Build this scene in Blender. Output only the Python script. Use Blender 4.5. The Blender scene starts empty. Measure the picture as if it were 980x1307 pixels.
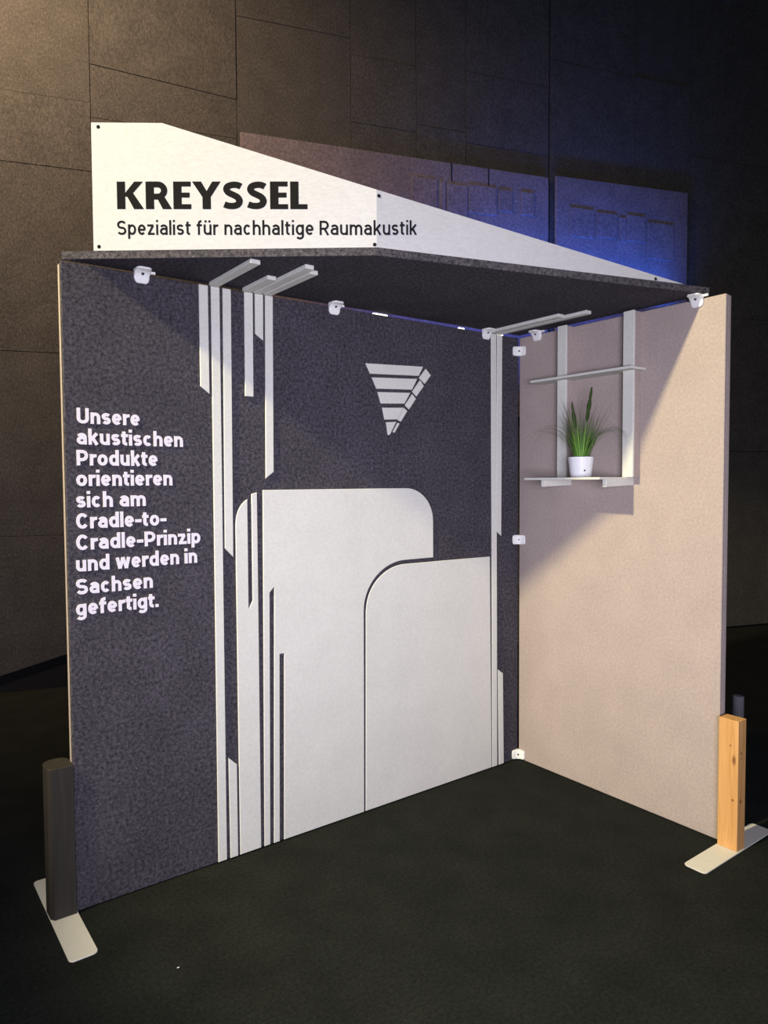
import bpy, bmesh, math, random
from mathutils import Vector, Matrix
random.seed(7)
S = bpy.context.scene
COL = S.collection

# ------------------------------------------------------------------ camera
def look(yaw, pitch, roll):
    w = Vector((math.sin(yaw)*math.cos(pitch), math.cos(yaw)*math.cos(pitch), -math.sin(pitch)))
    r = Vector((math.cos(yaw), -math.sin(yaw), 0)); u = r.cross(w)
    r2 = r*math.cos(roll)+u*math.sin(roll); u2 = -r*math.sin(roll)+u*math.cos(roll)
    return Matrix((r2, u2, -w)).transposed()
cam = bpy.data.cameras.new('camera'); cam.sensor_width = 36; cam.sensor_fit = 'HORIZONTAL'
cam.lens = 903.537/980*36
camo = bpy.data.objects.new('camera', cam); COL.objects.link(camo)
camo.matrix_world = Matrix.Translation((-3.02246, -2.75541, 1.60223)) @ look(0.643607, 0.0433188, -0.00578656).to_4x4()
S.camera = camo

# ------------------------------------------------------------------ world, exposure
S.view_settings.view_transform = 'Standard'; S.view_settings.look = 'None'
S.view_settings.exposure = 0.0; S.view_settings.gamma = 1.0
W = bpy.data.worlds.new('hall_dark'); S.world = W; W.use_nodes = True
W.node_tree.nodes['Background'].inputs[0].default_value = (0.75, 0.85, 0.8, 1)
W.node_tree.nodes['Background'].inputs[1].default_value = 0.05

# ------------------------------------------------------------------ lamps of the hall, plus an added blue fill
def aim(o, tgt):
    d = Vector(tgt)-o.location
    o.rotation_euler = d.to_track_quat('-Z', 'Y').to_euler()
def spot(name, loc, tgt, col, watt, deg, rad, blend=.4):
    l = bpy.data.lights.new(name, 'SPOT'); l.color = col; l.energy = watt
    l.spot_size = math.radians(deg); l.spot_blend = blend; l.shadow_soft_size = rad
    o = bpy.data.objects.new(name, l); COL.objects.link(o); o.location = loc; aim(o, tgt); return o
def area(name, loc, tgt, col, watt, sx, sy, spread=180):
    l = bpy.data.lights.new(name, 'AREA'); l.color = col; l.energy = watt; l.shape = 'RECTANGLE'
    l.size = sx; l.size_y = sy; l.spread = math.radians(spread)
    o = bpy.data.objects.new(name, l); COL.objects.link(o); o.location = loc; aim(o, tgt); return o
spot('key_spotlight', (-5.6, -0.72, 5.02), (-0.8, -0.45, 1.25), (1.0, 0.86, 0.50), 2120, 44, 0.13, .5)
area('hall_light', (-3.3, -3.6, 1.45), (-0.8, -0.2, 1.35), (0.84, 0.80, 1.0), 66, 1.6, 1.0, 100)
WALL_O = Vector((-2.168, 3.287, 0)); WALL_R = math.atan2(-0.317, 0.948)
def wp(u, away, z):
    return WALL_O + Matrix.Rotation(WALL_R, 3, 'Z') @ Vector((u, away, z))
area('blue_uplight', wp(4.95, -0.26, 3.22), wp(4.95, -0.0, 4.6), (0.02, 0.15, 1.0), 30, 2.4, 0.08, 110)
area('blue_gap_fill', wp(4.3, -0.8, 2.5), wp(4.3, 0.0, 3.1), (0.10, 0.18, 1.0), 15, 3.0, 0.1, 90)  # added fill, no hall fixture: brightens the blue seen through the roof gap
spot('warm_wall_washer', wp(-0.9, -1.9, 6.3), wp(0.3, 0, 4.4), (1.0, 0.68, 0.42), 1500, 110, 0.15, 1.0)

# ------------------------------------------------------------------ materials
def new_mat(name):
    m = bpy.data.materials.new(name); m.use_nodes = True
    nt = m.node_tree; return m, nt, nt.nodes['Principled BSDF']
def felt(name, dark, light, scale=110, fleck=0.0, fleckcol=(.6,.6,.6), rough=1.0, bump=.25, stretch=(1,1,1), patch=.12, lo=.40, hi=.62, sheen=0.0):
    m, nt, b = new_mat(name); N = nt.nodes.new; K = nt.links.new
    tc = N('ShaderNodeTexCoord'); mp = N('ShaderNodeMapping'); mp.inputs['Scale'].default_value = stretch
    K(tc.outputs['Object'], mp.inputs[0])
    n1 = N('ShaderNodeTexNoise'); n1.inputs['Scale'].default_value = scale; n1.inputs['Detail'].default_value = 8; n1.inputs['Roughness'].default_value = .88
    n1.inputs['Distortion'].default_value = 0
    K(mp.outputs[0], n1.inputs['Vector'])
    r = N('ShaderNodeValToRGB'); r.color_ramp.elements[0].position = lo; r.color_ramp.elements[1].position = hi
    r.color_ramp.elements[0].color = (*dark, 1); r.color_ramp.elements[1].color = (*light, 1)
    K(n1.outputs[0], r.inputs[0])
    n2 = N('ShaderNodeTexNoise'); n2.inputs['Scale'].default_value = 5; n2.inputs['Detail'].default_value = 3
    K(tc.outputs['Object'], n2.inputs['Vector'])
    mr = N('ShaderNodeMapRange'); mr.inputs['From Min'].default_value = .3; mr.inputs['From Max'].default_value = .7
    mr.inputs['To Min'].default_value = 1-patch; mr.inputs['To Max'].default_value = 1+patch
    K(n2.outputs[0], mr.inputs[0])
    mx = N('ShaderNodeVectorMath'); mx.operation = 'SCALE'
    K(r.outputs[0], mx.inputs[0]); K(mr.outputs[0], mx.inputs['Scale'])
    out = mx.outputs[0]
    if fleck:
        n3 = N('ShaderNodeTexNoise'); n3.inputs['Scale'].default_value = scale*1.9; n3.inputs['Detail'].default_value = 2
        K(mp.outputs[0], n3.inputs['Vector'])
        r3 = N('ShaderNodeValToRGB'); r3.color_ramp.elements[0].position = .66; r3.color_ramp.elements[1].position = .74
        r3.color_ramp.elements[0].color = (0, 0, 0, 1); r3.color_ramp.elements[1].color = (fleck, fleck, fleck, 1)
        K(n3.outputs[0], r3.inputs[0])
        mm = N('ShaderNodeMixRGB'); K(r3.outputs[0], mm.inputs[0]); K(out, mm.inputs[1]); mm.inputs[2].default_value = (*fleckcol, 1)
        out = mm.outputs[0]
    K(out, b.inputs['Base Color'])
    b.inputs['Roughness'].default_value = rough; b.inputs['Specular IOR Level'].default_value = .12
    if sheen:
        b.inputs['Sheen Weight'].default_value = sheen; b.inputs['Sheen Roughness'].default_value = .6
    bp = N('ShaderNodeBump'); bp.inputs['Strength'].default_value = bump; bp.inputs['Distance'].default_value = .003
    K(n1.outputs[0], bp.inputs['Height']); K(bp.outputs[0], b.inputs['Normal'])
    return m
def plain(name, col, rough=.5, metal=0, spec=.5):
    m, nt, b = new_mat(name)
    n = nt.nodes.new('ShaderNodeTexNoise'); n.inputs['Scale'].default_value = 40; n.inputs['Detail'].default_value = 3
    tc = nt.nodes.new('ShaderNodeTexCoord'); nt.links.new(tc.outputs['Object'], n.inputs['Vector'])
    r = nt.nodes.new('ShaderNodeValToRGB')
    r.color_ramp.elements[0].color = (*[c*.93 for c in col], 1); r.color_ramp.elements[1].color = (*[min(1, c*1.05) for c in col], 1)
    nt.links.new(n.outputs[0], r.inputs[0]); nt.links.new(r.outputs[0], b.inputs['Base Color'])
    b.inputs['Roughness'].default_value = rough; b.inputs['Metallic'].default_value = metal
    b.inputs['Specular IOR Level'].default_value = spec
    return m
M = {}
M['anthracite'] = felt('anthracite_felt', (.013,.014,.018), (.108,.099,.114), 72, .5, (.27,.25,.28), bump=.35)
M['white_felt'] = felt('white_felt', (.60,.61,.545), (.70,.71,.64), 90, .12, (.5,.5,.5), bump=.12, patch=.03)
M['beige_felt'] = felt('beige_felt', (.345,.29,.262), (.45,.384,.345), 80, .25, (.45,.43,.36), bump=.15, patch=.05)
M['board_white'] = felt('white_sign_felt', (.39,.405,.44), (.455,.47,.51), 60, .1, (.6,.6,.6), bump=.1, patch=.01, stretch=(.6,.6,1.6))
M['wall_felt'] = felt('hall_wall_felt', (.032,.032,.031), (.088,.085,.080), 60, .7, (.24,.22,.18), bump=.5, stretch=(1.5,1.5,.7))
M['lilac_felt'] = felt('lilac_felt', (.09,.08,.09), (.2,.17,.185), 40, .3, (.3,.27,.3), bump=.4)
M['carpet'] = felt('carpet', (.006,.0075,.0065), (.018,.021,.018), 75, .4, (.045,.05,.045), bump=.5, patch=.2)
M['black'] = plain('black_paint', (.008,.009,.010), .9, 0, .2)
M['print'] = plain('dark_print', (.012,.012,.013), 1, 0, .0)
M['letter'] = plain('white_letter', (.74,.72,.76), .9, 0, .1)
M['plastic'] = plain('white_plastic', (.86,.88,.83), .45)
M['steel'] = plain('screw_steel', (.10,.10,.10), .4, .6)
M['plate'] = plain('grey_powder_coat', (.66,.65,.57), .45, 0, .4)
m, nt, b = new_mat('lit_lamp'); b.inputs['Emission Color'].default_value = (1, .93, .8, 1); b.inputs['Emission Strength'].default_value = 2.5; M['lamp'] = m
M['pot'] = plain('white_ceramic', (.88,.9,.9), .3)
M['soil'] = plain('soil', (.03,.02,.012), 1)
def leafmat():
    m, nt, b = new_mat('grass_leaf')
    tc = nt.nodes.new('ShaderNodeTexCoord'); sp = nt.nodes.new('ShaderNodeSeparateXYZ')
    nt.links.new(tc.outputs['Object'], sp.inputs[0])
    r = nt.nodes.new('ShaderNodeValToRGB'); r.color_ramp.elements[0].position = .1; r.color_ramp.elements[1].position = .3
    r.color_ramp.elements[0].color = (.10,.27,.03,1); r.color_ramp.elements[1].color = (.085,.085,.045,1)
    nt.links.new(sp.outputs[2], r.inputs[0]); nt.links.new(r.outputs[0], b.inputs['Base Color']); b.inputs['Roughness'].default_value = .6
    return m
M['leaf'] = leafmat()
M['leaf_light'] = plain('pale_leaf', (.2,.42,.06), .6)
M['spike'] = felt('flower_spike', (.02,.045,.012), (.07,.12,.03), 300, bump=.8)
def woodmat(name, c0, c1, knots, rough=.6):
    m, nt, b = new_mat(name); N = nt.nodes.new; K = nt.links.new
    tc = N('ShaderNodeTexCoord'); mp = N('ShaderNodeMapping'); mp.inputs['Scale'].default_value = (30, 30, 1.6)
    K(tc.outputs['Object'], mp.inputs[0])
    n = N('ShaderNodeTexNoise'); n.inputs['Scale'].default_value = 1.6; n.inputs['Detail'].default_value = 5; n.inputs['Distortion'].default_value = 1.2
    K(mp.outputs[0], n.inputs['Vector'])
    r = N('ShaderNodeValToRGB'); r.color_ramp.elements[0].position = .3; r.color_ramp.elements[1].position = .7
    r.color_ramp.elements[0].color = (*c0, 1); r.color_ramp.elements[1].color = (*c1, 1)
    K(n.outputs[0], r.inputs[0]); out = r.outputs[0]
    for (kx, ky, kz, rr, ln) in knots:     # knots: dark spots with their own place in the timber
        v = N('ShaderNodeVectorMath'); v.operation = 'SUBTRACT'; K(tc.outputs['Object'], v.inputs[0]); v.inputs[1].default_value = (kx, ky, kz)
        s = N('ShaderNodeVectorMath'); s.operation = 'MULTIPLY'; K(v.outputs[0], s.inputs[0]); s.inputs[1].default_value = (1, 1, 1/ln)
        l = N('ShaderNodeVectorMath'); l.operation = 'LENGTH'; K(s.outputs[0], l.inputs[0])
        mr = N('ShaderNodeMapRange'); mr.inputs['From Min'].default_value = rr*.35; mr.inputs['From Max'].default_value = rr
        mr.inputs['To Min'].default_value = .85; mr.inputs['To Max'].default_value = 0
        K(l.outputs['Value'], mr.inputs[0])
        mm = N('ShaderNodeMixRGB'); K(mr.outputs[0], mm.inputs[0]); K(out, mm.inputs[1]); mm.inputs[2].default_value = (.16,.06,.015,1); out = mm.outputs[0]
    K(out, b.inputs['Base Color']); b.inputs['Roughness'].default_value = rough
    return m
M['pine'] = woodmat('pine_wood', (.52,.26,.075), (.68,.39,.15), [(-.041,-1.266,.40,.011,2.6),(-.041,-1.263,.225,.008,1),(-.015,-1.286,.43,.009,1),(-.012,-1.286,.405,.007,1),(-.015,-1.286,.22,.011,1.3),(-.041,-1.25,.46,.006,1)])
M['dark_wood'] = woodmat('dark_stained_wood', (.010,.008,.005), (.022,.018,.012), [], .75)
M['grey_wood'] = woodmat('grey_stained_wood', (.06,.06,.065), (.11,.11,.115), [], .7)

# ------------------------------------------------------------------ helpers
def link(name, me, parent=None, mat=None, loc=(0,0,0)):
    o = bpy.data.objects.new(name, me); COL.objects.link(o); o.location = loc
    if mat and me and not me.materials: me.materials.append(M[mat] if isinstance(mat, str) else mat)
    if parent: o.parent = parent
    return o
def bm_obj(name, bm, mat, parent=None, loc=(0,0,0), smooth=False):
    bmesh.ops.recalc_face_normals(bm, faces=bm.faces)
    me = bpy.data.meshes.new(name); bm.to_mesh(me); bm.free()
    if smooth:
        for p in me.polygons: p.use_smooth = True
    return link(name, me, parent, mat, loc)
def empty(name, label, cat, loc=(0,0,0), rotz=0, group=None):
    o = bpy.data.objects.new(name, None); COL.objects.link(o); o.location = loc; o.rotation_euler = (0,0,rotz)
    o.empty_display_size = .05
    o['label'] = label; o['category'] = cat
    if group: o['group'] = group
    return o
def bev(bm, w, seg=1):
    if w: bmesh.ops.bevel(bm, geom=[e for e in bm.edges if e.is_manifold and e.calc_face_angle(0) > .5], offset=w, segments=seg, profile=.5, affect='EDGES', clamp_overlap=True)
def box_bm(x0, x1, y0, y1, z0, z1, b=0, seg=1):
    bm = bmesh.new()
    bmesh.ops.create_cube(bm, size=1, matrix=Matrix.Translation(((x0+x1)/2, (y0+y1)/2, (z0+z1)/2)) @ Matrix.Diagonal((abs(x1-x0), abs(y1-y0), abs(z1-z0), 1)))
    bev(bm, b, seg); return bm
def box(name, x0, x1, y0, y1, z0, z1, mat, parent=None, b=.0015, seg=1):
    return bm_obj(name, box_bm(x0, x1, y0, y1, z0, z1, b, seg), mat, parent)
def prism_bm(pts, fn, d0, d1, b=0, bm=None):
    """pts: 2-D outline; fn(a, b, depth) -> 3-D point; between depths d0 and d1."""
    own = bm is None
    if own: bm = bmesh.new()
    A = [bm.verts.new(fn(p[0], p[1], d0)) for p in pts]; B = [bm.verts.new(fn(p[0], p[1], d1)) for p in pts]
    f0 = bm.faces.new(A); f1 = bm.faces.new(B[::-1]); n = len(pts)
    for i in range(n): bm.faces.new((A[i], B[i], B[(i+1) % n], A[(i+1) % n]))
    if own:
        bmesh.ops.recalc_face_normals(bm, faces=bm.faces)
        if b:
            bmesh.ops.bevel(bm, geom=list(f0.edges)+list(f1.edges), offset=b, segments=1, affect='EDGES', clamp_overlap=True)
    return bm
XZ = lambda a, b, d: (a, d, b)        # outline in the plane of the left wall
XY = lambda a, b, d: (a, b, d)
YZ = lambda a, b, d: (d, a, b)

# ------------------------------------------------------------------ stroke lettering
def arc(cx, cy, rx, ry, a0, a1, n=10, e=1.0):
    out = []
    for i in range(n+1):
        t = math.radians(a0+(a1-a0)*i/n); c, s = math.cos(t), math.sin(t)
        out.append((cx+rx*math.copysign(abs(c)**e, c), cy+ry*math.copysign(abs(s)**e, s)))
    return out
def dot(x, y, s): return [(x, y-s/2), (x, y+s/2)]
def glyph(ch, s, X=.74):
    h = s/2; H = 1.0; E = .97
    def o(w, y0=0, y1=X): return arc(w/2, (y0+y1)/2, w/2-h, (y1-y0)/2-h, 0, 360, 20, E)
    def ess(w, T):
        r = (T-2*h)/4
        return [arc(w/2, T-h-r, w/2-h, r, 25, 270, 10, .9)+arc(w/2, h+r, w/2-h, r, 90, -155, 10, .9)[1:]]
    def arch(x0, x1, T, r=.24): return [(x0, T-h-r)]+arc((x0+x1)/2, T-h-r, (x1-x0)/2, r, 180, 0, 8, .9)+[(x1, 0)]
    g = {
     'U': (.66, lambda w: [[(h, H)]+arc(w/2, h+.24, w/2-h, .24, 180, 360, 10, .9)+[(w-h, H)]]),
     'P': (.64, lambda w: [[(h, 0), (h, H)], [(h, H-h), (w-h-.22, H-h)]+arc(w-h-.22, (H-h+.38)/2+.0, .22, (H-h-.38)/2, 90, -90, 8)+[(h, .38)]]),
     'R': (.64, lambda w: [[(h, 0), (h, H)], [(h, H-h), (w-h-.22, H-h)]+arc(w-h-.22, (H-h+.44)/2, .22, (H-h-.44)/2, 90, -90, 8)+[(h, .44)], [(w*.52, .44), (w-h+.02, 0)]]),
     'C': (.68, lambda w: [arc(w/2, H/2, w/2-h, H/2-h, 38, 322, 16, E)]),
     'S': (.64, lambda w: ess(w, H)),
     'n': (.55, lambda w: [[(h, 0), (h, X)], arch(h, w-h, X)]),
     'u': (.55, lambda w: [[(w-h, 0), (w-h, X)], [(h, X)]+arc(w/2, h+.2, w/2-h, .2, 180, 360, 8, .9)]),
     'h': (.55, lambda w: [[(h, 0), (h, 1.04)], arch(h, w-h, X)]),
     'm': (.87, lambda w: [[(h, 0), (h, X)], arch(h, w/2, X), arch(w/2, w-h, X)]),
     'r': (.36, lambda w: [[(h, 0), (h, X)], [(h, X-h-.2)]+arc(h+.24, X-h-.2, .24, .2, 180, 80, 6)]),
     'i': (s, lambda w: [[(h, 0), (h, X)], dot(h, 1.0-h*.3, s*.95)]),
     'l': (s, lambda w: [[(h, 0), (h, 1.04)]]),
     '.': (s, lambda w: [[(h, 0), (h, s)]]),
     '-': (.36, lambda w: [[(0, .38), (w, .38)]]),
     'o': (.58, lambda w: [o(w)]),
     'e': (.55, lambda w: [[(h, X/2-.01), (w-h, X/2-.01)], [(w-h, X/2-.03)]+arc(w/2, X/2, w/2-h, X/2-h, 0, 318, 18, E)]),
     'c': (.53, lambda w: [arc(w/2, X/2, w/2-h, X/2-h, 42, 318, 14, E)]),
     'a': (.54, lambda w: [[(w-h, 0), (w-h, X-h-.17)]+arc(w/2, X-h-.17, w/2-h, .17, 0, 158, 8), [(w-h, .43), (w*.5, .43)]+arc(w*.47, (.43+h)/2, w*.47-h, (.43-h)/2, 90, 270, 8)+[(w-h, h+.04)]]),
     's': (.50, lambda w: ess(w, X)),
     'd': (.57, lambda w: [o(w), [(w-h, 0), (w-h, 1.04)]]),
     'p': (.57, lambda w: [o(w), [(h, -.28), (h, X)]]),
     'g': (.57, lambda w: [o(w), [(w-h, X), (w-h, -.05)]+arc(w/2, -.05, w/2-h, .28-h-.02, 0, -150, 8)]),
     'k': (.55, lambda w: [[(h, 0), (h, 1.04)], [(h, .27), (w-h*.9, X)], [(w*.42, .44), (w-h*.9, 0)]]),
     't': (.36, lambda w: [[(w*.4, .93), (w*.4, h+.1)]+arc(w*.4+.14, h+.1, .14, .1, 180, 280, 5), [(0, X-h*.8), (w, X-h*.8)]]),
     'f': (.37, lambda w: [[(w*.42, 0), (w*.42, .8)]+arc(w*.42+.17, .8, .17, 1.04-h-.8, 180, 85, 6), [(0, X-h*.8), (w, X-h*.8)]]),
     'w': (.80, lambda w: [[(h*.8, X), (w*.28, 0)], [(w*.28, 0), (w/2, X)], [(w/2, X), (w*.72, 0)], [(w*.72, 0), (w-h*.8, X)]]),
     'z': (.50, lambda w: [[(0, X-h), (w-h, X-h)], [(w-h*1.3, X-h), (h*1.3, h)], [(h*.4, h), (w, h)]]),
     'ü': (.55, lambda w: [[(w-h, 0), (w-h, X)], [(h, X)]+arc(w/2, h+.2, w/2-h, .2, 180, 360, 8, .9), dot(w*.26, .97-h*.3, s), dot(w*.74, .97-h*.3, s)]),
    }[ch]
    return g
def ribbon(pts, s, kx):
    """outline strips of a stroke: list of quads (2-D)"""
    P = [Vector((p[0]*kx, p[1])) for p in pts]
    Q = [P[0]]
    for p in P[1:]:
        if (p-Q[-1]).length > 1e-4: Q.append(p)
    P = Q; closed = len(P) > 3 and (P[0]-P[-1]).length < 1e-3
    if closed: P = P[:-1]
    n = len(P); L = []; Rr = []
    for i in range(n):
        a = P[i-1] if (closed or i > 0) else None; c = P[(i+1) % n] if (closed or i < n-1) else None
        d1 = (P[i]-a).normalized() if a is not None else (c-P[i]).normalized()
        d2 = (c-P[i]).normalized() if c is not None else d1
        t = d1+d2
        if t.length < .2: t = d1
        t.normalize(); nn = Vector((-t.y, t.x)); k = 1/max(.6, nn.dot(Vector((-d1.y, d1.x))))
        L.append(P[i]+nn*s/2*k); Rr.append(P[i]-nn*s/2*k)
    return L, Rr, closed
def letter_mesh(ch, s, kx, size, depth, sk=None):
    """raised letter: x right, z up, from y=0 to y=-depth. kx scales widths; s stroke in cap heights"""
    bm = bmesh.new(); w, fn = glyph(ch, s/1.0)
    w = max(w, s)
    for q, st in enumerate(fn(w)):
        L, Rr, closed = ribbon(st, s, kx)
        if ch in 'il.-' and kx != 1:
            pass
        n = len(L); d = depth+.00006*q*(1 if depth > .001 else .3)
        V = [[bm.verts.new((p.x*size, y, p.y*size)) for p in side] for side, y in ((L, -d), (Rr, -d), (L, 0), (Rr, 0))]
        m = n if closed else n-1
        for i in range(m):
            j = (i+1) % n
            bm.faces.new((V[0][i], V[1][i], V[1][j], V[0][j]))
            bm.faces.new((V[0][i], V[0][j], V[2][j], V[2][i])); bm.faces.new((V[1][i], V[3][i], V[3][j], V[1][j]))
        if not closed:
            for i in (0, n-1): bm.faces.new((V[0][i], V[2][i], V[3][i], V[1][i]))
    return bm, w
def layout(text, s, gap, space, kx):
    x = 0; out = []
    for ch in text:
        if ch == ' ': x += space*kx; continue
        w = max(glyph(ch, s)[0], s); ww = w*kx if ch not in 'il.' else s/2*kx+s/2
        if ch in 'il.': out.append((ch, x-(s/2*kx-s/2))); x += s+gap
        else: out.append((ch, x)); x += w*kx+gap
    return out, x-gap

# ================================================================== the hall
bm = bmesh.new(); bmesh.ops.create_grid(bm, x_segments=1, y_segments=1, size=1, matrix=Matrix.Translation((0.5, -1.5, 0)) @ Matrix.Diagonal((9, 8, 1, 1)))
fl = bm_obj('floor', bm, 'carpet'); fl['kind'] = 'structure'

bmw = box_bm(-3.2, 10, 0.014, .12, 0, 7.6)
wb = bm_obj('wall_back', bmw, 'black'); wb.location = WALL_O; wb.rotation_euler = (0, 0, WALL_R); wb['kind'] = 'structure'
ue = [-3.2, -1.4, -.4, .74, 1.85, 2.82, 3.42, 3.9, 4.757, 5.73, 6.4, 7.5, 8.7, 10]
rows = {0: [1.2, 2.6, 4.0, 5.4], 1: [1.2, 2.6, 4.0, 5.4], 2: [1.2, 2.6, 4.0, 4.52, 5.9], 3: [1.4, 3.0, 4.41, (4.81, 4.72), 6.1], 4: [1.2, 2.6, 3.9, 5.39, 6.6],
        5: [1.2, 2.6, 3.6, 4.69, 5.26], 6: [2.0, 3.4, 4.76, 6.0], 7: [1.2, 2.6, 4.67, 5.3, 6.5], 8: [2.4, 4.0, 5.56, 6.8], 9: [1.2, 2.6, 4.0, 5.57, 6.5],
        10: [1.9, 3.3, 4.9, 6.49], 11: [1.2, 2.6, 4.0, 6.3], 12: [1.2, 2.6, 4.0, 5.4]}
for c in range(len(ue)-1):
    u0, u1 = ue[c]+.002, ue[c+1]-.002
    if c == 8: u0 += .012
    bottom = (.02, .02) if c > 3 else None
    if bottom is None:
        f = lambda u: .121+.295*(u-.003)
        bottom = (max(.02, f(u0)), max(.03, f(u1)))
    prev = bottom
    for z in rows[c]+[7.6]:
        top = z if isinstance(z, tuple) else (z, z)
        pts = [(u0, prev[0]+.0015), (u1, prev[1]+.0015), (u1, top[1]-.0015), (u0, top[0]-.0015)]
        dep = random.uniform(0, .007)
        bm = prism_bm(pts, XZ, .014, -.010-dep, b=.0015)
        bm_obj('wall_panel', bm, 'wall_felt', wb)
        prev = top
# lilac display boards fixed on the back wall
def relief_board(u0, u1, top0, top1, label, blocks, seams):
    t = empty('relief_board', label, 'board', WALL_O, WALL_R, 'felt relief boards on the hall wall')
    pts = [(u0, 2.2), (u1, 2.2), (u1, top1), (u0, top0)]
    bm_obj('board', prism_bm(pts, XZ, -.021, -.052, b=.003), 'lilac_felt', t)
    for (a, b, c, d) in blocks:
        bm_obj('relief_block', box_bm(a, b, -.059, -.052, c, d, .003), 'lilac_felt', t)
    for (a, b, c, d) in seams:
        bm_obj('seam_strip', box_bm(a, b, -.0545, -.052, c, d), 'black', t)
    return t
relief_board(1.873, 4.735, 4.45, 4.45, 'long lilac-grey felt board with raised blocks on the dark hall wall above the sign slope',
    [(3.353,3.60,3.95,4.285),(3.63,3.68,3.9,4.28),(3.70,3.895,3.98,4.265),(3.91,4.19,4.03,4.285),(4.215,4.35,4.08,4.275),(4.44,4.58,4.07,4.285)],
    [(3.735,3.745,4.29,4.447),(4.103,4.113,4.295,4.447)])
relief_board(4.82, 6.345, 4.478, 4.50, 'shorter blue-lit felt board right of the black gap above the sign tip',
    [(4.974,5.235,3.93,4.205),(5.264,5.50,3.95,4.19),(5.53,5.60,3.93,4.17),(5.617,5.83,3.95,4.205),(5.86,6.174,3.8,4.16)], [])

# ================================================================== left display wall
WA = empty('display_wall', 'wide anthracite felt display wall with white strips, letters and rounded white panels', 'wall panel', (-1.2, 0, 0), 0, 'display walls of the booth')
OA = Vector((-1.2, 0, 0))
def wa(name, bm, mat, smooth=False):
    bmesh.ops.translate(bm, verts=bm.verts, vec=-OA); return bm_obj(name, bm, mat, WA, smooth=smooth)
wa('felt_board', box_bm(-2.4, -.004, 0, .026, 0.004, 2.4, .002), 'anthracite')
for xa, xb in ((-.985,-.90), (-.425,-.385), (-.13,-.09)):
    wa('lamp', box_bm(xa, xb, .034, .046, 2.3985, 2.416, .002), 'lamp')
wa('backing_board', box_bm(-2.4, -.004, .0265, .05, 0.004, 2.398, .002), 'beige_felt')
# pale edge band on the free end of the wall
T = .007
def fx(pts, y=.018, t=.007):   # measured on a plane y in front of the felt, brought to the real thickness t
    d = y-t; return [(a+d*(a+3.022)/2.755, min(2.399, b+d*(b-1.602)/2.755) if b > .02 else .006) for a, b in pts]
strips = [
 [(-1.888,2.41),(-1.888,1.989),(-1.850,1.961),(-1.850,2.41)],
 [(-1.837,2.41),(-1.844,.008),(-1.806,.008),(-1.800,2.41)],
 [(-1.786,2.41),(-1.794,1.328),(-1.757,1.29),(-1.750,2.41)],
 [(-1.690,2.41),(-1.692,1.963),(-1.654,1.963),(-1.651,2.41)],
 [(-1.641,2.41),(-1.642,2.228),(-1.605,2.204),(-1.603,2.41)],
 [(-1.593,2.41),(-1.601,1.618),(-1.563,1.646),(-1.557,2.41)],
 [(-.237,2.41),(-.225,.008),(-.187,.008),(-.198,2.41)],
 [(-.190,2.41),(-.195,1.325),(-.158,1.297),(-.152,2.41)],
 [(-.181,.552),(-.143,.525),(-.135,.008),(-.173,.008)],
 [(-1.792,.444),(-1.755,.408),(-1.755,.008),(-1.790,.008)],
]
for s in strips: wa('strip', prism_bm(fx(s), XZ, -T, 0, b=.0015), 'white_felt')
def arcp(cx, cz, r, a0, a1, n=12, rz=None): return arc(cx, cz, r, rz or r, a0, a1, n)
p0 = [(-1.745,.008),(-1.745,1.42)]+arcp(-1.665,1.42,.08,170,118,6,.115)+[(-1.689,1.53),(-1.690,1.064),(-1.671,1.097),(-1.670,1.552),(-1.644,1.558),(-1.644,1.177),(-1.646,.008)]
wa('relief_panel', prism_bm(fx(p0), XZ, -T, 0, b=.002), 'white_felt')
p1 = [(-1.606,.008),(-1.616,1.568),(-.832,1.568)]+arcp(-.832,1.398,.177,90,0,14,.17)[1:]+[(-.655,1.212),(-.84,1.212)]+arcp(-.84,.985,.252,90,180,16,.227)[1:]+[(-1.094,.6),(-1.098,.008),(-1.536,.008),(-1.522,.847),(-1.545,.848),(-1.557,.008),(-1.585,.008),(-1.567,1.148),(-1.590,1.123),(-1.578,.008)]
# the slots reach the foot of the panel: separate fingers
p1 = [(-1.533,.008),(-1.522,.847),(-1.545,.848),(-1.5555,.008),(-1.5835,.008),(-1.567,1.148),(-1.590,1.123),(-1.602,.008),(-1.630,.008),(-1.616,1.568),(-.832,1.568)]+arcp(-.832,1.398,.177,90,0,14,.17)[1:]+[(-.655,1.212),(-.84,1.212)]+arcp(-.84,.985,.252,90,180,16,.227)[1:]+[(-1.094,.6),(-1.098,.008)]
wa('relief_panel', prism_bm(fx(p1), XZ, -T, 0, b=.0015), 'white_felt')
p2 = [(-1.088,.008),(-1.079,.985)]+arcp(-.84,.985,.237,180,90,16,.207)[1:]+[(-.246,1.188),(-.231,.008)]
wa('relief_panel', prism_bm(fx(p2), XZ, -T, 0, b=.002), 'white_felt')
logo = [
 [(-1.066,2.160),(-.712,2.176),(-.741,2.128),(-1.040,2.113)],[(-1.030,2.097),(-.751,2.112),(-.785,2.056),(-1.004,2.045)],
 [(-.997,2.030),(-.796,2.040),(-.833,1.984),(-.978,1.976)],[(-.970,1.957),(-.839,1.964),(-.877,1.905),(-.956,1.900)],
 [(-.947,1.888),(-.885,1.893),(-.925,1.828),(-.937,1.827)],
 [(-.695,2.167),(-.662,2.137),(-.701,2.092),(-.739,2.118)],[(-.733,2.107),(-.708,2.080),(-.756,2.025),(-.784,2.047)],
 [(-.784,2.034),(-.760,2.013),(-.804,1.958),(-.830,1.977)],[(-.838,1.963),(-.815,1.949),(-.856,1.895),(-.876,1.902)],
 [(-.877,1.888),(-.864,1.885),(-.895,1.840),(-.908,1.841)]]
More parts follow.
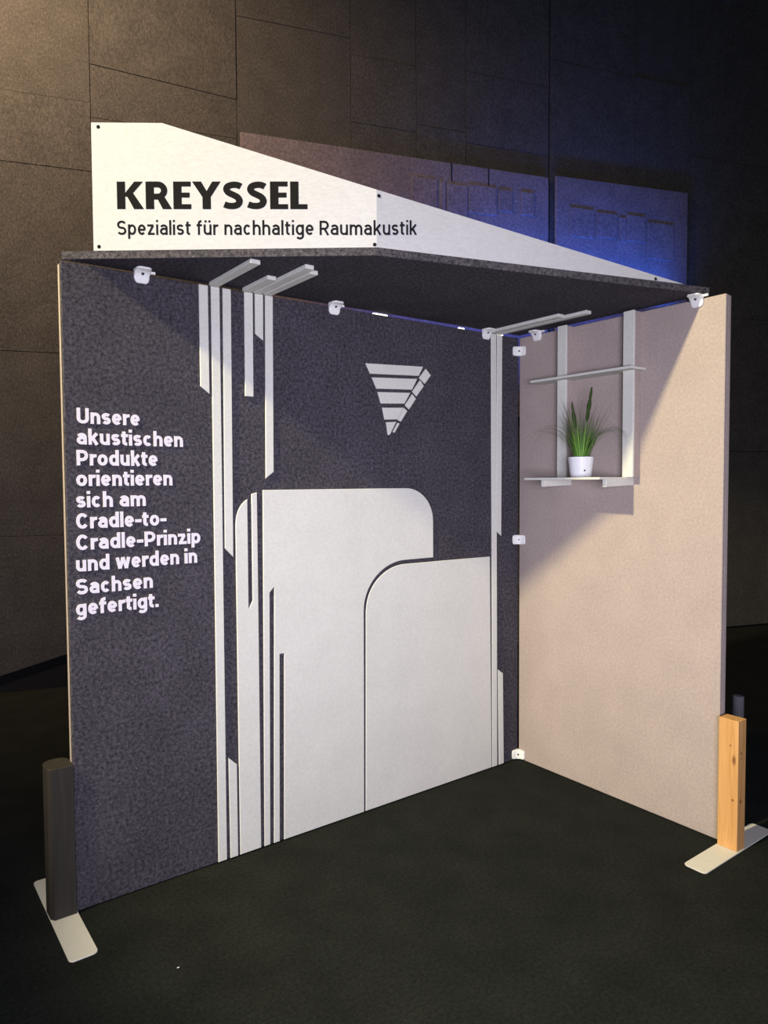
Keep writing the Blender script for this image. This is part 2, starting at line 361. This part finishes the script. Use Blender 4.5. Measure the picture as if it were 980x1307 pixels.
for s in logo: wa('emblem_piece', prism_bm(fx(s, .012, .007), XZ, -.007, 0, b=.0015), 'white_felt')
# lettering
lines = [('Unsere',1.821,-2.359,-2.129),('akustischen',1.744,-2.361,-1.959),('Produkte',1.667,-2.363,-2.063),('orientieren',1.591,-2.366,-2.005),
         ('sich am',1.512,-2.368,-2.112),('Cradle-to-',1.434,-2.370,-2.033),('Cradle-Prinzip',1.355,-2.372,-1.893),('und werden in',1.276,-2.374,-1.908),
         ('Sachsen',1.191,-2.376,-2.091),('gefertigt.',1.113,-2.378,-2.071)]
SZ = .057; SW = .205; cache = {}
for txt, z, x0, x1 in lines:
    want = (x1-x0)/SZ; lo, hi = .5, 2.2
    for _ in range(30):
        k = (lo+hi)/2
        if layout(txt, SW, .07, .28, k)[1] < want: lo = k
        else: hi = k
    k = round(k, 3)
    for ch, x in layout(txt, SW, .07, .28, k)[0]:
        bm, w = letter_mesh(ch, SW, k, SZ, .0035)
        o = bm_obj('letter', bm, 'letter', WA); o.location = (x0+x*SZ+1.2, 0, z)
# hidden stand-off of letters: they touch the felt through a thin core
# ================================================================== right display wall
WB = empty('display_wall', 'narrow beige felt display wall carrying the shelf unit, pine post at its end', 'wall panel', (0, -.6, 0), 0, 'display walls of the booth')
OB = Vector((0, -.6, 0))
def wbx(name, bm, mat):
    bmesh.ops.translate(bm, verts=bm.verts, vec=-OB); return bm_obj(name, bm, mat, WB)
wbx('felt_board', box_bm(0, .024, -1.18, -.005, .004, 2.4, .0025), 'beige_felt')
wbx('backing_board', box_bm(.025, .05, -1.178, -.005, .004, 2.398, .0025), 'beige_felt')

# ================================================================== roof and sign
RZ0, RZ1 = 2.417, 2.446
P0 = Vector((-2.386, .039)); P1 = Vector((-1.482, -.668)); P2 = Vector((.021, -1.094))
RO = empty('roof_panel', 'pointed anthracite felt roof panel lying across both display walls', 'roof', (-1.2, -.4, RZ0))
pts = [(P0.x, P0.y), (P1.x, P1.y), (P2.x, P2.y), (.004, .004), (-2.386, .045)]
bm = prism_bm(pts, XY, RZ0, RZ1, b=.0015); bmesh.ops.translate(bm, verts=bm.verts, vec=(1.2, .4, -RZ0)); bm_obj('felt_slab', bm, 'anthracite', RO)
def rbar(x0, x1, y0):
    bm = box_bm(x0, x1, y0, -.0005, 2.4005, RZ0-.0003, .002); bmesh.ops.translate(bm, verts=bm.verts, vec=(1.2, .4, -RZ0)); bm_obj('strip', bm, 'white_felt', RO)
rbar(-1.838, -1.797, -.375)
rbar(-1.691, -1.651, -.225)
rbar(-1.642, -1.604, -.435)
rbar(-1.594, -1.556, -.385)
rbar(-.240, -.197, -.475)
rbar(-.188, -.150, -.600)

d1 = (P1-P0).normalized(); d2 = (P2-P1).normalized(); LF = (P1-P0).length
n1 = Vector((d1.y, -d1.x)); n2 = Vector((d2.y, -d2.x))       # outward, towards the visitor
def sgn(u, z, off):
    if u <= LF: q = P0+d1*u+n1*off
    else: q = P1+d2*(u-LF)+n2*off
    return (q.x, q.y, z)
SG = empty('fascia_sign', 'large white folded sign standing on the front edge of the roof panel', 'sign', (P1.x, P1.y, RZ1))
OS = Vector((P1.x, P1.y, RZ1))
def sg(name, bm, mat):
    bmesh.ops.translate(bm, verts=bm.verts, vec=-OS); return bm_obj(name, bm, mat, SG)
zb = RZ1+.0005
bm = bmesh.new()
fr = [(.117,zb),(.118,2.903),(.376,2.897),(LF,2.651),(LF,zb)]; nm = (n1+n2).normalized()
def V3(u, z, off):
    if abs(u-LF) < 1e-6: q = P1+nm*off; return bm.verts.new((q.x, q.y, z))
    return bm.verts.new(sgn(u, z, off))
A = [V3(u, z, 0) for u, z in fr]; B = [V3(u, z, -.010) for u, z in fr]
tipA = V3(2.566, zb+.001, 0); tipB = V3(2.566, zb+.001, -.010)
bm.faces.new(A); bm.faces.new(B[::-1]); bm.faces.new((A[4], A[3], tipA)); bm.faces.new((B[3], B[4], tipB))
for i, j in ((0,1),(1,2),(2,3),(4,0)): bm.faces.new((A[i], A[j], B[j], B[i]))
bm.faces.new((A[3], B[3], tipB, tipA)); bm.faces.new((A[4], tipA, tipB, B[4]))
sg('sign_board', bm, 'board_white')
for (u, z) in [(.144,2.887),(.137,2.461),(1.157,2.630),(1.140,2.456),(2.412,2.455)]:
    o2 = Vector(sgn(u, z, .0002)); nn = n1 if u <= LF else n2
    bm = bmesh.new(); bmesh.ops.create_cone(bm, cap_ends=True, segments=12, radius1=.0075, radius2=.006, depth=.003,
        matrix=Matrix.Translation(o2) @ Vector((nn.x, nn.y, 0)).to_track_quat('Z', 'Y').to_matrix().to_4x4())
    sg('screw', bm, 'print')
# headline: heavy flared capitals as flat print
def smooth(p, k=4):
    q = [p[0]]+p+[p[-1]]; out = []
    for i in range(1, len(q)-2):
        a, b, c, d = q[i-1:i+3]
        for j in range(k):
            t = j/k
            out.append(tuple(.5*(2*b[m]+(c[m]-a[m])*t+(2*a[m]-5*b[m]+4*c[m]-d[m])*t*t+(3*b[m]-a[m]-3*c[m]+d[m])*t**3) for m in (0, 1)))
    return out+[p[-1]]
def hl():
    G = {}
    def stem(x0, x1, y0=0, y1=1): return [(x0, y0), (x1, y0), (x1, y1), (x0, y1)]
    G['K'] = (.90, [stem(0, .285), [(.26,.47),(.42,.42),(.90,1),(.60,1),(.26,.56)], [(.30,.56),(.52,.64),(.92,0),(.58,0)]], [])
    G['R'] = (.86, [stem(0, .285), [(.34,.50),(.60,.52),(.90,0),(.58,0)]], [([(.13,.895),(.38,.895)]+arc(.42,.675,.215,.22,90,-90,10)+[(.13,.455)], .215)])
    G['E'] = (.60, [stem(0, .285), stem(.285,.60,.82,1), stem(.285,.56,.42,.60), stem(.285,.61,0,.18)], [])
    G['Y'] = (.98, [[(0,1),(.31,1),(.60,.46),(.36,.42)], [(.98,1),(.69,1),(.36,.42),(.62,.42)], stem(.35,.635,0,.48)], [])
    G['S'] = (.73, [], [(smooth([(.64,.815),(.52,.872),(.36,.88),(.20,.825),(.150,.715),(.22,.60),(.38,.515),(.52,.43),(.585,.30),(.535,.175),(.40,.118),(.22,.122),(.07,.175)]), .23)])
    G['L'] = (.58, [stem(0, .285), stem(.285,.585,0,.18)], [])
    return G
HG = hl()
def print_letter(name, polys, strokes, u0, z0, kx, sz, slope):
    bm = bmesh.new(); q = 0
    def put(x, y, d):
        u = u0+x*kx
        return bm.verts.new((u, z0+y*sz+slope*(min(u, LF)-.206)+max(0, u-LF)*.123, d))
    for p in polys:
        q += 1
        bm.faces.new([put(x, y, .0008+.00005*q) for x, y in p])
    for st, s in strokes:
        q += 1
        L, Rr, cl = ribbon(st, s, 1)
        A = [put(v.x, v.y, .0008+.00005*q) for v in L]; B = [put(v.x, v.y, .0008+.00005*q) for v in Rr]
        n = len(A)
        for i in range(n if cl else n-1): bm.faces.new((A[i], B[i], B[(i+1) % n], A[(i+1) % n]))
    bmesh.ops.bisect_plane(bm, geom=bm.verts[:]+bm.edges[:]+bm.faces[:], plane_co=(LF, 0, 0), plane_no=(1, 0, 0))
    for v in bm.verts:
        u, z, d = v.co
        if abs(u-LF) < 1e-5: q2 = P1+nm*(d/ nm.dot(n1)); v.co = (q2.x, q2.y, z)
        else: v.co = sgn(u, z, d)
    return sg(name, bm, 'print')
word = 'KREYSSEL'; gaps = .085; tot = sum(HG[c][0] for c in word)+gaps*7-.04*2
kx = (.898-.207)/tot; u = .207
for i, c in enumerate(word):
    print_letter('headline_letter', HG[c][1], HG[c][2], u, 2.594, kx, .098, -.0135)
    u += (HG[c][0]+gaps)*kx
    if c in 'EY' and i < 4: u -= .04*kx
# second line: narrow regular letters
txt = 'Spezialist für nachhaltige Raumakustik'; sw = .15; want = (1.304-.204); sz2 = .051
lo, hi = .3, 1.8
for _ in range(30):
    k = (lo+hi)/2
    if layout(txt, sw, .115, .30, k)[1]*sz2 < want: lo = k
    else: hi = k
for ch, x in layout(txt, sw, .115, .30, k)[0]:
    w = max(glyph(ch, sw)[0], sw); st = [([(a*k, b) for a, b in s], sw) for s in glyph(ch, sw)[1](w)]
    print_letter('small_letter', [], st, .205+x*sz2, 2.502, sz2, sz2, -.0133)

# ================================================================== clips
def clip_base(name, label, loc, rotz, mode):
    """white connector; local frame: +Y out of the wall, X along it. mode 'roof': bends from the wall (down) to the roof (up); 'corner': bends between two walls"""
    t = empty(name, label, 'connector', loc, rotz, 'white connectors joining walls and roof')
    w = .029
    # concave section: a leg on one face, a leg on the other, a hollow quarter curve between
    L = .052
    sec = [(0, 0), (L, 0), (L, .006)] + [(L-.006-(L-.020)*math.sin(math.radians(a)), .006+(L-.020)*(1-math.cos(math.radians(a)))) for a in range(15, 91, 15)]
    sec = [(0, 0), (L, 0), (L, .007), (.030, .011), (.018, .018), (.011, .030), (.007, L), (0, L)]
    bm = bmesh.new()
    if mode == 'roof':
        # y = out of wall (sec x), z = down (sec y)
        prof = [(a, -b) for a, b in sec]
        V = []
        for xx, sc in ((-w, .66), (-w*.88, .86), (-w*.6, 1.0), (w*.6, 1.0), (w*.88, .86), (w, .66)):
            V.append([bm.verts.new((xx, a*(sc if a > .02 else 1), b*(sc if b < -.02 else 1))) for a, b in prof])
    else:
        prof = [(a, b) for a, b in sec]
        V = []
        for zz, sc in ((-.026, .80), (-.022, .94), (-.016, 1.0), (.016, 1.0), (.022, .94), (.026, .80)):
            V.append([bm.verts.new((a*(sc if a > .02 else 1), b*(sc if b > .02 else 1), zz)) for a, b in prof])
    n = len(sec)
    for k in range(len(V)-1):
        for i in range(n): bm.faces.new((V[k][i], V[k][(i+1) % n], V[k+1][(i+1) % n], V[k+1][i]))
    bm.faces.new(V[0]); bm.faces.new(V[-1][::-1])
    bmesh.ops.recalc_face_normals(bm, faces=bm.faces); bev(bm, .0012)
    bm_obj('bracket', bm, 'plastic', t)
    if mode == 'roof':
        d = Vector((0, 1, -1)).normalized(); c = Vector((0, .0185, -.0185))
    else:
        d = Vector((1, 1, 0)).normalized(); c = Vector((.0178, .0178, 0))
    bm = bmesh.new(); bmesh.ops.create_cone(bm, cap_ends=True, segments=12, radius1=.0062, radius2=.0055, depth=.004, matrix=Matrix.Translation(c) @ d.to_track_quat('Z', 'Y').to_matrix().to_4x4())
    bm_obj('screw', bm, 'steel', t)
    if mode == 'roof':
        bm_obj('peg', box_bm(-.052, -w+.002, .001, .010, -.012, -.002, .001), 'plastic', t)
    return t
ZC = RZ0-.0003
CL = [('leftmost', -2.112, 'white curved connector under the roof left of the first white strip'),
      ('mid', -1.236, 'white curved connector under the roof in the middle of the dark wall'),
      ('right', -.262, 'white curved connector under the roof tucked beside the right pair of strips')]
for _, x, lab in CL: clip_base('corner_connector', lab, (x, -.0004, ZC), math.pi, 'roof')
clip_base('corner_connector', 'white curved connector under the roof above the shelf unit, nearest the inner corner', (-.0004, -.135, ZC), math.pi/2, 'roof')
clip_base('corner_connector', 'white curved connector under the roof near the free end of the beige wall', (-.0004, -1.052, ZC), math.pi/2, 'roof')
for z, lab in ((2.325, 'upper white connector in the inner corner just below the roof'), (1.268, 'white connector halfway down the inner corner of the booth'), (.034, 'white connector at floor level in the inner corner')):
    clip_base('corner_connector', lab, (-.0004, -.0004, z), math.pi, 'corner')

# ================================================================== shelf unit
SH = empty('shelf_unit', 'pale two-tier wall shelf with two uprights on the beige wall', 'shelf', (0, -.53, 1.6))
OH = Vector((0, -.53, 1.6))
def sh(name, bm, mat):
    bmesh.ops.translate(bm, verts=bm.verts, vec=-OH); return bm_obj(name, bm, mat, SH)
for (ya, yb) in ((-.377, -.321), (-.773, -.715)):
    sh('upright', box_bm(-.060, -.048, ya, yb, 1.6155, 2.402, .0015), 'white_felt')
    o = sh('side_return', box_bm(-.048, -.0005, ya+.001, ya+.02, 1.6155, 2.4, .001), 'beige_felt')
sh('upper_shelf', box_bm(-.118, -.0005, -.800, -.187, 2.121, 2.133, .0015), 'white_felt')
sh('lower_shelf', box_bm(-.270, -.0005, -.739, -.283, 1.6045, 1.6155, .0015), 'white_felt')
for ya in (-.371, -.752+.012):
    pts = [(-.0005, 1.6043), (-.218, 1.6043), (-.218, 1.570), (-.0005, 1.577)]
    bm = prism_bm(pts, lambda a, b, d: (a, d, b), ya, ya+.02, b=.0012); sh('bracket', bm, 'white_felt')

# ================================================================== plant
PP = Vector((-.135, -.532, 1.6157))
PL = empty('potted_grass', 'ornamental grass with two dark flower spikes in a white pot on the lower shelf', 'plant', PP)
def lathe(prof, seg=32):
    bm = bmesh.new(); R = []
    for r, z in prof:
        R.append([bm.verts.new((r*math.cos(2*math.pi*i/seg), r*math.sin(2*math.pi*i/seg), z)) for i in range(seg)] if r > 1e-6 else [bm.verts.new((0, 0, z))])
    for a, b in zip(R, R[1:]):
        for i in range(seg):
            j = (i+1) % seg
            if len(a) == 1: bm.faces.new((a[0], b[j], b[i]))
            elif len(b) == 1: bm.faces.new((a[i], a[j], b[0]))
            else: bm.faces.new((a[i], a[j], b[j], b[i]))
    return bm
bm_obj('pot', lathe([(0,0),(.046,0),(.0495,.003),(.052,.014),(.0525,.016),(.063,.098),(.0635,.101),(.060,.1015),(.058,.088),(0,.086)]), 'pot', PL, smooth=True)
bm_obj('soil', lathe([(0,.093),(.03,.094),(.0575,.089)]), 'soil', PL, smooth=True)
bm = bmesh.new(); bmesh.ops.create_cone(bm, cap_ends=True, segments=10, radius1=.005, radius2=.005, depth=.0006, matrix=Matrix.Translation((-.0299,-.0460,.034)) @ Vector((-.545,-.84,-.12)).to_track_quat('Z','Y').to_matrix().to_4x4())
bm_obj('logo_sticker', bm, 'steel', PL)
def blade(bm, base, az, lean, length, width, curl, n=9):
    p = Vector(base); th = lean; side = Vector((-math.sin(az), math.cos(az), 0)); prev = None
    for i in range(n+1):
        t = i/n; w = width*(1-t**1.6)*.5+.0003
        d = Vector((math.cos(az)*math.sin(th), math.sin(az)*math.sin(th), math.cos(th)))
        nn = side.cross(d)
        cur = [bm.verts.new(p+side*w), bm.verts.new(p+nn*w*.35), bm.verts.new(p-side*w)]
        if prev:
            bm.faces.new((prev[0], prev[1], cur[1], cur[0])); bm.faces.new((prev[1], prev[2], cur[2], cur[1]))
        prev = cur; p = p+d*(length/n); th += curl/n*(.25+1.5*t)
rnd = random.Random(3)
def tuft(cnt, fn, name, mat):
    bm = bmesh.new()
    for _ in range(cnt): fn(bm)
    for v in bm.verts:
        if v.co.x > .03: v.co.x = .03+(v.co.x-.03)*.25      # the leaves lean on the wall side without touching it
    o = bm_obj(name, bm, mat, PL, smooth=True); o['kind'] = 'stuff'; return o
def b1(bm):
    a = rnd.uniform(0, 6.283); r = rnd.uniform(.0, .035)
    blade(bm, (r*math.cos(a), r*math.sin(a), .09), a+rnd.uniform(-.4,.4), rnd.uniform(.0,.5), rnd.uniform(.13,.25), rnd.uniform(.004,.0075), rnd.uniform(0,.5))
def b2(bm):
    a = rnd.uniform(0, 6.283); r = rnd.uniform(.0, .035)
    blade(bm, (r*math.cos(a), r*math.sin(a), .09), a+rnd.uniform(-.3,.3), rnd.uniform(.1,.5), rnd.uniform(.22,.33), rnd.uniform(.003,.0045), rnd.uniform(0,.6), 12)
def b3(bm):
    a = rnd.choice([rnd.gauss(-1.2, .25), rnd.gauss(2.3, .35)]); r = .02
    blade(bm, (r*math.cos(a), r*math.sin(a), .09), a, rnd.uniform(.30,.50), rnd.uniform(.30,.38), .006, rnd.uniform(2.7,3.4), 14)
tuft(60, b1, 'grass_blades', 'leaf'); tuft(26, b1, 'pale_blades', 'leaf_light'); tuft(42, b2, 'fine_blades', 'leaf'); tuft(16, b3, 'drooping_blades', 'leaf')
def spike(base, top, r):
    base, top = Vector(base), Vector(top); bm = bmesh.new(); seg = 8; n = 12; R = []
    for i in range(n+1):
        t = i/n; c = base.lerp(top, t)+Vector((0, 0, 0)); k = (.0012 if t < .50 else r*math.sin(min(1, (t-.5)/.12)*math.pi/2)*(1-.65*max(0, (t-.75)/.25)))
        k *= 1+.18*((i % 2)*2-1) if t > .5 else 1
        R.append([bm.verts.new(c+Vector((k*math.cos(a*2*math.pi/seg), k*math.sin(a*2*math.pi/seg), 0))) for a in range(seg)])
    for a, b in zip(R, R[1:]):
        for i in range(seg): bm.faces.new((a[i], a[(i+1) % seg], b[(i+1) % seg], b[i]))
    bm.faces.new(R[-1])
    bm_obj('flower_spike', bm, 'spike', PL, smooth=True)
spike((0, 0, .09), (.010, -.055, .44), .0095)
spike((0, .01, .09), (-.022, .040, .375), .0085)

# ================================================================== feet
def plate_bm(x0, x1, y0, y1, r=.018):
    pts = []
    for cx, cy, a in ((x1-r, y1-r, 0), (x0+r, y1-r, 90), (x0+r, y0+r, 180), (x1-r, y0+r, 270)): pts += arc(cx, cy, r, r, a, a+90, 4)
    return prism_bm(pts, XY, 0.0005, .0055, b=.0008)
FL = empty('support_stand', 'dark-stained timber post on a pale plate at the left end of the dark wall', 'stand', (-2.445, 0, 0), 0, 'support stands of the display walls')
def sub(par, name, bm, mat, smooth=False):
    bmesh.ops.translate(bm, verts=bm.verts, vec=-par.location); return bm_obj(name, bm, mat, par, smooth=smooth)
sub(FL, 'base_plate', plate_bm(-2.492, -2.398, -.288, .312), 'plate')
pts = [(-2.479,-.017),(-2.404,-.017),(-2.4025,-.003),(-2.4025,.060)]+arc(-2.4475,.060,.045,.034,0,180,8)[1:]+[(-2.491,.0)]
sub(FL, 'post', prism_bm(pts, XY, .0057, .566, b=.002), 'dark_wood')
FR = empty('support_stand', 'bright pine post on a pale plate at the free end of the beige wall', 'stand', (0, -1.24, 0), 0, 'support stands of the display walls')
sub(FR, 'base_plate', plate_bm(-.306, .275, -1.290, -1.193), 'plate')
bm = box_bm(-.041, .026, -1.284, -1.1975, .0057, .572, .0025, 2)
bmo = bm_obj('post', bm, 'pine', None)
bmo.location = -FR.location; bmo.parent = FR
# post keeps world object coordinates for its knots
me = bmo.data; 
pts = [(a-.345, b+1.09) for a, b in arc(.345, -1.09, .020, .026, 0, 360, 14)[:-1]]
RP = bm_obj('rear_post', prism_bm(pts, XY, .0005, .566, b=.002), 'grey_wood'); RP.location = (.345, -1.09, 0)
RP['label'] = 'small grey rounded post top showing behind the pine post'; RP['category'] = 'post'
# a scrap of white lint on the carpet
LT = bm_obj('lint', box_bm(-.004, .004, -.0015, .0015, 0.0002, .0025, .0006), 'letter'); LT.location = (-2.21, -.525, 0)
LT['label'] = 'tiny white scrap of lint on the dark carpet in front of the left foot'; LT['category'] = 'lint'
